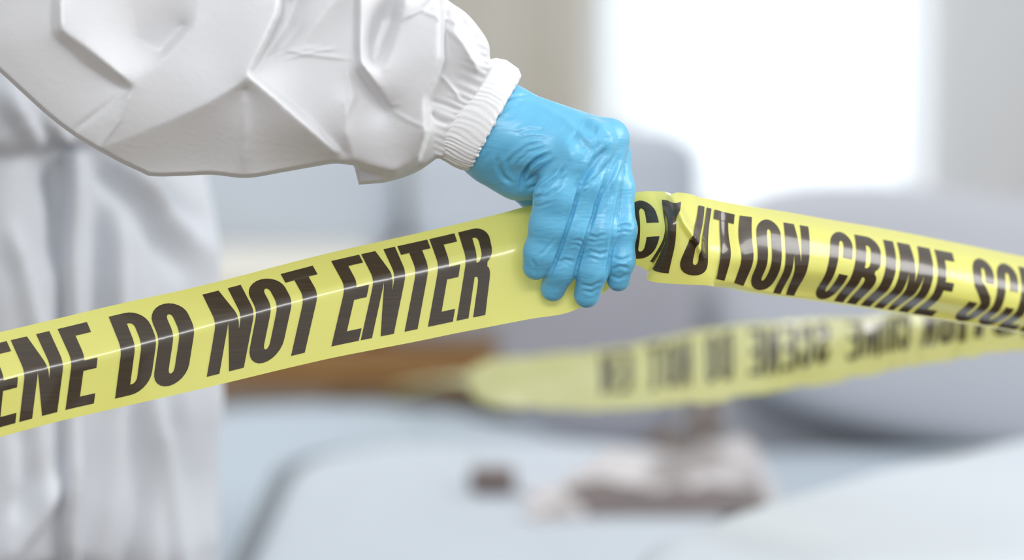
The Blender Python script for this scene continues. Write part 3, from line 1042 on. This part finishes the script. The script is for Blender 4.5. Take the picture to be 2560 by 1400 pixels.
    o = mesh_obj('glove', Wd, q, M['glove'], person)
    o['label'] = 'thin blue nitrile glove, creased over the knuckles'
    return o


glove = build_glove()


# ---- sleeve: a stiff, faceted bag of non-woven cloth around the bent arm
def raster_tri(pts, tris, GX, GY):
    out_ = np.full(GX.shape, np.nan)
    for a, b, c in tris:
        (x0, y0, h0), (x1, y1, h1), (x2, y2, h2) = pts[a], pts[b], pts[c]
        den = (y1 - y2) * (x0 - x2) + (x2 - x1) * (y0 - y2)
        if abs(den) < 1e-9: continue
        m = (GX >= min(x0, x1, x2) - 1) & (GX <= max(x0, x1, x2) + 1) & (GY >= min(y0, y1, y2) - 1) & (GY <= max(y0, y1, y2) + 1)
        gx, gy = GX[m], GY[m]
        l0 = ((y1 - y2) * (gx - x2) + (x2 - x1) * (gy - y2)) / den
        l1 = ((y2 - y0) * (gx - x2) + (x0 - x2) * (gy - y2)) / den
        l2 = 1 - l0 - l1
        ins = (l0 > -1e-4) & (l1 > -1e-4) & (l2 > -1e-4)
        tmp = out_[m]; tmp[ins] = (l0 * h0 + l1 * h1 + l2 * h2)[ins]; out_[m] = tmp
    return out_


def in_poly(px, py, poly):
    ins = np.zeros(px.shape, bool)
    n = len(poly); j = n - 1
    for i in range(n):
        xi, yi = poly[i]; xj, yj = poly[j]
        c = ((yi > py) != (yj > py)) & (px < (xj - xi) * (py - yi) / (yj - yi + 1e-12) + xi)
        ins ^= c; j = i
    return ins


def near_poly(px, py, poly):
    best = np.full(px.shape, 1e9); bx = np.zeros(px.shape); by = np.zeros(px.shape)
    n = len(poly)
    for i in range(n):
        ax, ay = poly[i]; cx, cy = poly[(i + 1) % n]
        dx, dy = cx - ax, cy - ay
        t = np.clip(((px - ax) * dx + (py - ay) * dy) / (dx * dx + dy * dy + 1e-9), 0, 1)
        qx, qy = ax + t * dx, ay + t * dy
        d = np.hypot(px - qx, py - qy); m = d < best
        best = np.where(m, d, best); bx = np.where(m, qx, bx); by = np.where(m, qy, by)
    return best, bx, by


def blur(A, s):
    k = int(math.ceil(3 * s)); w_ = np.exp(-np.arange(-k, k + 1) ** 2 / (2 * s * s)); w_ /= w_.sum()
    for ax in (0, 1):
        Ap = np.pad(A, [(k, k) if i == ax else (0, 0) for i in (0, 1)], mode='edge')
        A = sum(w_[i] * (Ap[i:i + A.shape[0]] if ax == 0 else Ap[:, i:i + A.shape[1]]) for i in range(2 * k + 1))
    return A


def build_sleeve(parent):
    sil = [(-260, -60), (-170, 40), (-80, 115), (0, 181), (60, 236), (120, 290), (180, 336), (245, 376), (300, 406), (350, 429), (375, 440),
           (450, 440), (530, 437), (615, 445), (700, 432), (790, 416), (840, 409), (885, 414), (897, 462), (960, 457),
           (1010, 443), (1050, 426), (1092, 396), (1112, 398), (1236, 166), (1225, 145), (1222, 110), (1200, 72), (1165, 32), (1120, 0),
           (1060, -60), (960, -190), (820, -380), (700, -500), (480, -580), (220, -560), (-60, -440), (-220, -260)]
    # fold lines: (x, y, height toward the camera in mm)
    LN = [
        [(497, -10, 66), (484, 70, 66), (420, 135, 63), (335, 216, 60), (285, 300, 50), (245, 372, 36)],
        [(245, 372, 36), (430, 298, 57), (520, 256, 69), (600, 208, 79), (619, 186, 84)],
        [(699, -10, 78), (694, 36, 79), (658, 110, 82), (619, 186, 84)],
        [(709, -10, 48), (706, 40, 46), (672, 112, 48), (634, 180, 60)],
        [(619, 186, 84), (690, 246, 78), (765, 314, 68), (842, 382, 50)],
        [(640, 190, 68), (712, 244, 62), (790, 310, 55), (864, 384, 44)],
        [(612, 222, 70), (616, 330, 55), (614, 436, 32)],
        [(150, -10, 68), (150, 72, 68), (230, 128, 68), (300, 185, 67), (335, 216, 60)],
        [(128, -10, 56), (126, 84, 52), (205, 158, 49), (290, 212, 48), (322, 226, 52)],
        [(330, -10, 62), (345, 95, 52), (400, 128, 43), (458, 62, 52)],
        [(845, -10, 68), (790, 55, 66), (748, 118, 61), (690, 128, 56)],
        [(745, -10, 46), (720, 60, 44), (680, 120, 48)],
        [(900, -10, 78), (900, 60, 78), (902, 158, 82), (938, 208, 75), (978, 262, 62)],
        [(888, -10, 60), (887, 60, 58), (889, 168, 60), (922, 222, 53), (962, 280, 47)],
        [(862, 250, 65), (866, 335, 59), (888, 402, 46)],
        [(972, -10, 62), (958, 50, 49), (938, 105, 49), (932, 150, 61)],
        [(990, -10, 63), (978, 50, 50), (952, 112, 50), (942, 150, 61)],
        [(1012, -10, 72), (1004, 60, 70), (980, 130, 72), (960, 175, 74)],
        [(1096, -10, 68), (1102, 56, 78), (1103, 145, 78), (1085, 195, 74), (1064, 242, 71), (1067, 330, 65), (1046, 402, 44)],
        [(1107, -10, 52), (1111, 56, 48), (1112, 150, 42), (1094, 205, 36), (1073, 250, 30), (1076, 330, 26), (1056, 402, 16)],
        [(1125, 20, 52), (1140, 80, 54), (1165, 125, 50), (1194, 172, 40)],
        [(1160, 60, 42), (1190, 115, 36), (1206, 150, 32)],
        [(842, 400, 40), (888, 407, 42), (940, 422, 42), (984, 432, 42), (1046, 402, 42)],
        [(888, 419, 5), (938, 433, 5), (984, 443, 5), (1052, 412, 4)],
    ]
    PT = [(0, -10, 48), (0, 110, 46), (60, 190, 38), (60, 60, 50), (160, 260, 40), (240, 30, 66), (250, 300, 42),
          (450, 400, 30), (560, 400, 32), (350, 402, 30), (700, 405, 32), (760, 395, 34), (540, 120, 64), (600, 20, 68),
          (780, 210, 61), (830, 130, 62), (920, 300, 54), (1020, 330, 60), (1010, 230, 68), (1045, 130, 76), 
          (880, 424, 8), (900, 442, 6), (975, 450, 6), (1050, 418, 4), (1140, 180, 36), (1160, 270, 30), (1110, 215, 28), (1110, 300, 25), (1095, 350, 22),
          (1090, 380, 14), (1200, 200, 28), (-260, -60, 20), (-80, 100, 30), (-150, -150, 45), (0, -140, 60), (220, -140, 66), (420, -140, 64),
          (620, -150, 70), (770, -140, 56), (900, -140, 66), (1040, -90, 50), (-100, -350, 50), (200, -400, 60), (500, -450, 60), (700, -400, 55),
          (880, -250, 50), (-400, -700, 0), (1400, -700, 0), (1400, 600, 0), (-400, 600, 0), (600, 520, 10), (240, 440, 15), (60, 300, 20),
          (900, 500, 0), (1300, 200, 10), (1150, 420, 5)]
    sharp = {(885, 414), (897, 462), (960, 457), (1092, 396), (1225, 145), (245, 376), (1112, 398), (1236, 166)}
    n_ = len(sil); sm_ = []
    for i in range(n_):
        p0, p1, p2, p3 = [np.array(sil[(i + k) % n_], float) for k in (-1, 0, 1, 2)]
        t1 = (p2 - p0) * .5 if sil[i] not in sharp else (p2 - p1) * .5
        t2 = (p3 - p1) * .5 if sil[(i + 1) % n_] not in sharp else (p2 - p1) * .5
        L_ = np.hypot(*(p2 - p1)); t1 = t1 / (np.hypot(*t1) + 1e-9) * L_; t2 = t2 / (np.hypot(*t2) + 1e-9) * L_
        for k in range(5):
            t = k / 5
            q_ = (2 * t ** 3 - 3 * t * t + 1) * p1 + (t ** 3 - 2 * t * t + t) * t1 + (3 * t * t - 2 * t ** 3) * p2 + (t ** 3 - t * t) * t2
            sm_.append((q_[0], q_[1]))
    sil = sm_
    C = []; E = []
    for ln in LN:
        k0 = len(C)
        C += ln
        E += [(k0 + i, k0 + i + 1) for i in range(len(ln) - 1)]
    C += PT
    res = geometry.delaunay_2d_cdt([Vector((x, y)) for x, y, h in C], E, [], 0, 1e-3)
    P2, T2 = res[0], res[2]
    pts = []
    for k, p in enumerate(P2):
        src = res[3][k]
        pts.append((p.x, p.y, C[src[0]][2] if src else 50))
    g = 3.5
    xs = np.arange(-272, 1246, g); ys = np.arange(-592, 474, g)
    GX, GY = np.meshgrid(xs, ys, indexing='ij')
    H = raster_tri(pts, T2, GX, GY); H = np.nan_to_num(H, nan=20.0)
    fix = np.zeros(GX.shape, bool); FV = np.zeros(GX.shape)
    for ln in LN:
        a_ = np.array(ln, float)
        for p0, p1 in zip(a_[:-1], a_[1:]):
            k_ = int(np.hypot(*(p1 - p0)[:2]) / 1.5) + 2
            for t_ in np.linspace(0, 1, k_):
                q_ = p0 * (1 - t_) + p1 * t_
                ix, iy = int(round((q_[0] - xs[0]) / g)), int(round((q_[1] - ys[0]) / g))
                if 0 <= ix < len(xs) and 0 <= iy < len(ys): fix[ix, iy] = True; FV[ix, iy] = q_[2]
    H = np.where(fix, FV, H)
    for _ in range(260):
        Hp = np.pad(H, 1, mode='edge')
        H = np.where(fix, FV, (Hp[2:, 1:-1] + Hp[:-2, 1:-1] + Hp[1:-1, 2:] + Hp[1:-1, :-2]) * .25)
    Hs = blur(H, .8) * .7 + blur(H, 2.4) * .3
    ins = in_poly(GX, GY, sil)
    d, bx, by = near_poly(GX, GY, sil)
    nb = ins.copy()
    for dx in (-1, 0, 1):
        for dy in (-1, 0, 1): nb |= np.roll(np.roll(ins, dx, 0), dy, 1)
    rim = nb & ~ins
    X = np.where(rim, bx, GX); Y = np.where(rim, by, GY); dist = np.where(ins, d, 0)
    e = np.sqrt(np.clip(1 - (1 - np.clip(dist / 9, 0, 1)) ** 2, 0, 1))
    e2 = np.sqrt(np.clip(1 - (1 - np.clip(dist / 190, 0, 1)) ** 2, 0, 1))
    # small tension wrinkles
    wr = np.zeros(GX.shape)
    W_ = [([(690, 118), (760, 135), (880, 148)], 5, 1.2), ([(700, 150), (790, 128), (840, 122)], 5, 1.0), ([(640, 150), (720, 128), (800, 118)], 6, 1.2),
          ([(1000, 50), (1060, 20), (1090, -10)], 6, 2), ([(1055, 28), (1090, 40), (1104, 55)], 5, 1.5), ([(1110, 60), (1160, 110), (1195, 175)], 7, 2.0),
          ([(1100, 40), (1150, 60), (1185, 110)], 6, 1.3), ([(1095, 180), (1130, 220), (1150, 250)], 5, 1.8), ([(1070, 275), (1095, 300), (1120, 312)], 6, -2.5),
          ([(1075, 250), (1110, 262), (1150, 280)], 5, -1.6), ([(978, 275), (1020, 300), (1060, 318)], 6, .9), ([(1000, 260), (975, 262), (930, 210)], 5, .6),
          ([(150, 0), (152, 72)], 6, 1.5), ([(180, 330), (330, 216)], 8, -1.4), ([(610, 210), (615, 320), (612, 440)], 14, 2.0), ([(330, 216), (300, 300), (245, 372)], 5, .8),
          ([(860, 150), (885, 240), (862, 300)], 8, 1.0), ([(760, 60), (700, 130)], 8, -1.5)]
    for pl_, wp, a in W_:
        dd, tt = seg_dist(GX, GY, pl_)
        wr += a * np.exp(-(dd / wp) ** 2) * np.clip(np.minimum(tt, 1 - tt) * 4 + .2, 0, 1)
    # gathers running into the elastic
    ax_ = np.array([.88, .47]); cu = (GX - 1165) * ax_[0] + (GY - 270) * ax_[1]; cv = -(GX - 1165) * ax_[1] + (GY - 270) * ax_[0]
    ga = np.clip((cu + 75) / 70, 0, 1) * (GX > 1085)
    wr += ga * .5 * np.sin(cv * .33 + 2 * np.sin(cv * .05) + cu * .02)
    n1 = np.array([[noise.noise(Vector((x * .006, y * .006, 2.2))) for y in ys] for x in xs])
    wr += 1.2 * n1
    hf = -14 + (Hs + wr + 14) * e
    hb = -14 - (52 + 8 * n1) * e2
    hb = np.minimum(hb, -14)
    ids = -np.ones(GX.shape, int); ids[nb] = np.arange(nb.sum())
    V1 = P_np(X[nb], Y[nb], D0 - hf[nb] / 1000)
    V2 = P_np(X[nb], Y[nb], D0 - hb[nb] / 1000)
    quad = ins[:-1, :-1] | ins[1:, :-1] | ins[1:, 1:] | ins[:-1, 1:]
    q = np.stack([ids[:-1, :-1][quad], ids[1:, :-1][quad], ids[1:, 1:][quad], ids[:-1, 1:][quad]], 1)
    q = q[(q >= 0).all(1)]
    n = len(V1)
    rimv = rim[nb]
    mp = np.where(rimv, np.arange(n), np.arange(n) + n)
    faces = np.concatenate([q[:, ::-1], mp[q]])
    faces = faces[[len(set(f)) == 4 for f in faces.tolist()]] if False else faces
    o = mesh_obj('sleeve', np.concatenate([V1, V2]), faces.tolist(), M['coverall'], parent)
    bm = bmesh.new(); bm.from_mesh(o.data)
    bmesh.ops.delete(bm, geom=[v for v in bm.verts if not v.link_faces], context='VERTS')
    bmesh.ops.remove_doubles(bm, verts=bm.verts, dist=1e-5)
    bmesh.ops.recalc_face_normals(bm, faces=bm.faces)
    bm.to_mesh(o.data); bm.free()
    return o


def build_cuff(parent):
    """elasticated cuff: a gathered tube from inside the sleeve to the edge on the glove"""
    nu, nv = 420, 46
    # stations along the tube: top point, bottom point (px), depth radius mm, centre height, ripple
    S = [(0.00, (1196, 138), (1052, 398), 24, -2, .2), (0.22, (1226, 148), (1096, 394), 25.5, 0, 1.0), (0.34, (1240, 145), (1112, 402), 25.5, 1, 1.1),
         (0.55, (1266, 150), (1132, 414), 27, 1, .9), (0.78, (1297, 172), (1152, 423), 29, 1, .7), (0.92, (1303, 190), (1166, 427), 29.5, 1, .7),
         (1.0, (1291, 207), (1176, 424), 27.5, 1, .9)]
    ss = [q[0] for q in S]
    f = lambda s, k, j=None: float(np.interp(s, ss, [(q[k] if j is None else q[k][j]) for q in S]))
    vs = []
    for layer in (0, 1):
        for j in range(nv + 1):
            s = j / nv if layer == 0 else 1 - j / nv
            tx, ty, bx_, by_ = f(s, 1, 0), f(s, 1, 1), f(s, 2, 0), f(s, 2, 1)
            dr, ch, rp = f(s, 3), f(s, 4), f(s, 5)
            for i in range(nu):
                th = 2 * math.pi * i / nu
                c_, s_ = math.cos(th), math.sin(th)
                ph = th * 60 + 2.2 * math.sin(th * 5 + 1) + 1.1 * math.sin(th * 13 + s * 4) + .8 * math.sin(s * 6 + th * 3)
                rip = .48 * rp * (.55 * math.sin(ph) + .35 * math.sin(ph * .43 + 2 + 2.5 * s) + .25 * noise.noise(Vector((th * 22, s * 5, 0))))
                rip *= (.3 + .7 * min(1, max(0, (.9 - c_) / .5))) * (.75 + .5 * noise.noise(Vector((th * 3, 2, s * 2))))
                rr = 1 + (rip - (1.6 if layer else 0)) / 29.0
                cx, cy = (tx + bx_) / 2, (ty + by_) / 2
                hx, hy = (tx - bx_) / 2, (ty - by_) / 2
                x = cx + hx * c_ * rr; y = cy + hy * c_ * rr
                # scalloped edge
                ed = max(0, (s - .8) / .2) * (1.6 * math.sin(ph * .5) + 1.1 * math.sin(ph * .9 + 1) + 1.0 * math.sin(th * 17))
                x += ed * .88; y += ed * .47
                vs.append(P(x, y, D0 - (ch + dr * s_ * rr) / 1000))
    fs = []
    rows = 2 * (nv + 1)
    for j in range(rows - 1):
        for i in range(nu):
            b = (i + 1) % nu
            fs.append((j * nu + i, j * nu + b, (j + 1) * nu + b, (j + 1) * nu + i))
    o = mesh_obj('cuff', vs, fs, M['cuff'], parent)
    o['label'] = 'gathered elastic cuff'
    return o


def depth_px(v):
    d = v[:, 1] * CP + (v[:, 2] - CAM_Z) * SP
    up = -v[:, 1] * SP + (v[:, 2] - CAM_Z) * CP
    return 1280 + v[:, 0] / d * FPX, 700 - up / d * FPX, d


def build_coverall():
    st = .006
    lo = np.array([-.80, 1.90, .04]); hi = np.array([-.06, 2.62, 1.80])
    ax = [np.arange(lo[i], hi[i], st, dtype=np.float32) for i in range(3)]
    X, Y, Z = np.meshgrid(*ax, indexing='ij')
    cx, cy = -.452, 2.28
    a = math.radians(34)
    lx = (X - cx) * math.cos(a) + (Y - cy) * math.sin(a)
    ly = -(X - cx) * math.sin(a) + (Y - cy) * math.cos(a)
    zt = [.60, .72, .80, .92, 1.00, 1.022, 1.030, 1.06, 1.14, 1.28, 1.40, 1.47, 1.52]
    at_ = [.190, .200, .208, .214, .205, .203, .224, .232, .232, .232, .215, .150, .070]
    bt_ = [.120, .135, .150, .158, .150, .148, .172, .180, .170, .150, .120, .090, .060]
    A = np.interp(Z, zt, at_); Bq = np.interp(Z, zt, bt_)
    body = (np.sqrt((lx / A) ** 2 + (ly / Bq) ** 2) - 1) * np.minimum(A, Bq)
    body = np.maximum(body, .70 - Z)
    body = np.maximum(body, Z - 1.50)
    g = (lx, ly, Z)
    for s in (1, -1):
        body = smin(body, cap(g, (s * .095, .0, .80), (s * .115, -.01 * s, .16), .118, .085), .035)
    head = ellip((lx, ly, Z), (0, -.02, 1.64), (.115, .13, .15))
    body = smin(body, head, .06)
    # shoulder and upper arm that lead into the sleeve; other arm hanging behind
    gw = (X, Y, Z)
    body = smin(body, cap(gw, (-.30, 2.16, 1.40), (-.235, 1.98, 1.27), .085, .085), .05)
    body = smin(body, cap(gw, (-.62, 2.32, 1.40), (-.70, 2.42, 1.00), .08, .065), .04)
    v, q = surface_net(body, lo, st)
    v = laplace(v, q, 4, .5)
    n = vert_normals(v, q)
    disp = np.zeros(len(v))
    for i, (x, y, z) in enumerate(v):
        s = (x - cx) * math.cos(a) + (y - cy) * math.sin(a)
        below = min(1, max(0, (1.03 - z) / .02))
        # folds hang from the waist on the right and fan out down the trousers
        sk = s + (1.0 - z) * .28 * math.exp(-((1.0 - z) / .12) ** 2)
        f1 = 1 - min(1, abs(noise.noise(Vector((sk * 13, z * 1.6, 1.7)))) * 3.2)
        f2 = noise.noise(Vector((sk * 24 + 3 * z, z * 3.0, 5.1)))
        dg = noise.noise(Vector((s * 9 + z * 10, z * 5, 9)))
        disp[i] = .012 * f1 * below + .006 * f2 + .008 * dg * (1 - .3 * below)
    bx_, by_, _d = depth_px(v)
    fr = np.clip(-n[:, 1] * 3, 0, 1)
    for pl_, wp, am in [
        ([(222, 380), (290, 470), (380, 590), (480, 700)], 24, -15), ([(270, 385), (380, 500), (490, 620), (560, 720)], 22, 13),
        ([(350, 420), (430, 500), (520, 600)], 20, -13), ([(470, 440), (540, 540), (580, 660)], 22, 12),
        ([(282, 500), (272, 640), (268, 800), (262, 1000)], 20, 12), ([(240, 480), (238, 700), (236, 1000)], 16, -10),
        ([(345, 900), (395, 1180), (430, 1400), (440, 1500)], 22, 15), ([(310, 900), (330, 1250), (300, 1500)], 24, -14),
        ([(440, 960), (490, 1200), (480, 1480)], 24, -12), ([(530, 900), (535, 1200), (540, 1500)], 24, 9),
        ([(-20, 1420), (60, 1300), (140, 1170)], 26, 14), ([(10, 560), (50, 700), (90, 900)], 20, 10),
        ([(110, 400), (130, 520), (120, 700)], 24, -10), ([(40, 1000), (60, 1200), (30, 1300)], 24, -10),
        ([(0, 210), (60, 300), (110, 372)], 20, 10), ([(110, 270), (150, 330), (190, 372)], 14, 9)]:
        dd_, tt_ = seg_dist(bx_, by_, pl_)
        disp += am / 1000 * np.exp(-(dd_ / wp) ** 2) * np.clip(np.minimum(tt_, 1 - tt_) * 4 + .1, 0, 1) * fr
    v = v + n * disp[:, None]
    # flatten the sole end
    v[:, 2] = np.maximum(v[:, 2], .055)
    return v, q, mesh_obj('coverall', v, q, M['coverall_blue'], person)


cv, cq, coverall = build_coverall()
sleeve = build_sleeve(coverall)
cuff = build_cuff(coverall)


def build_flap():
    px, py, d = depth_px(cv)
    vs, fs = [], []
    N = 90
    prof = [(-30, .004), (-27, -.006), (-14, -.012), (4, -.014), (20, -.010), (27, -.004), (28, .006)]
    dd = []
    rows = [385 + 1110 * i / N for i in range(N + 1)]
    for y in rows:
        m = (np.abs(px - 182) < 22) & (np.abs(py - y) < 16)
        dd.append(d[m].min() if m.any() else (dd[-1] if dd else 2.1))
    dd = np.convolve(np.pad(dd, 4, mode='edge'), np.ones(9) / 9, 'valid')
    for i, y in enumerate(rows):
        c_ = 186 - 10 * (i / N) + 4 * math.sin(i * .22)
        for o_, z_ in prof: vs.append(P(c_ + o_, y, dd[i] + z_))
        for o_, z_ in prof[::-1]: vs.append(P(c_ + o_ * .9, y, dd[i] + z_ + .006))
    K = len(prof) * 2
    for i in range(N):
        for k in range(K):
            b = (k + 1) % K
            fs.append((i * K + k, i * K + b, (i + 1) * K + b, (i + 1) * K + k))
    return mesh_obj('zipper_flap', vs, fs, M['coverall_blue'], coverall)


build_flap()
# white shoe covers on the floor
for sx in (1, -1):
    bm = bmesh.new()
    a = math.radians(34)
    bmesh.ops.create_uvsphere(bm, u_segments=28, v_segments=16, radius=1)
    for v in bm.verts:
        x, y, z = v.co
        wx = .055 * (1.0 + .15 * (y < 0)) * x; wy = .15 * y - .05; wz = (.075 if y > -.2 else .055) * max(z, -.9) + .062
        lx = wx + sx * .115; ly = wy
        v.co = Vector((-.43 + lx * math.cos(a) - ly * math.sin(a), 2.28 + lx * math.sin(a) + ly * math.cos(a), max(.0, wz - .002)))
    bm_obj('shoe_cover', bm, M['coverall_blue'], person)
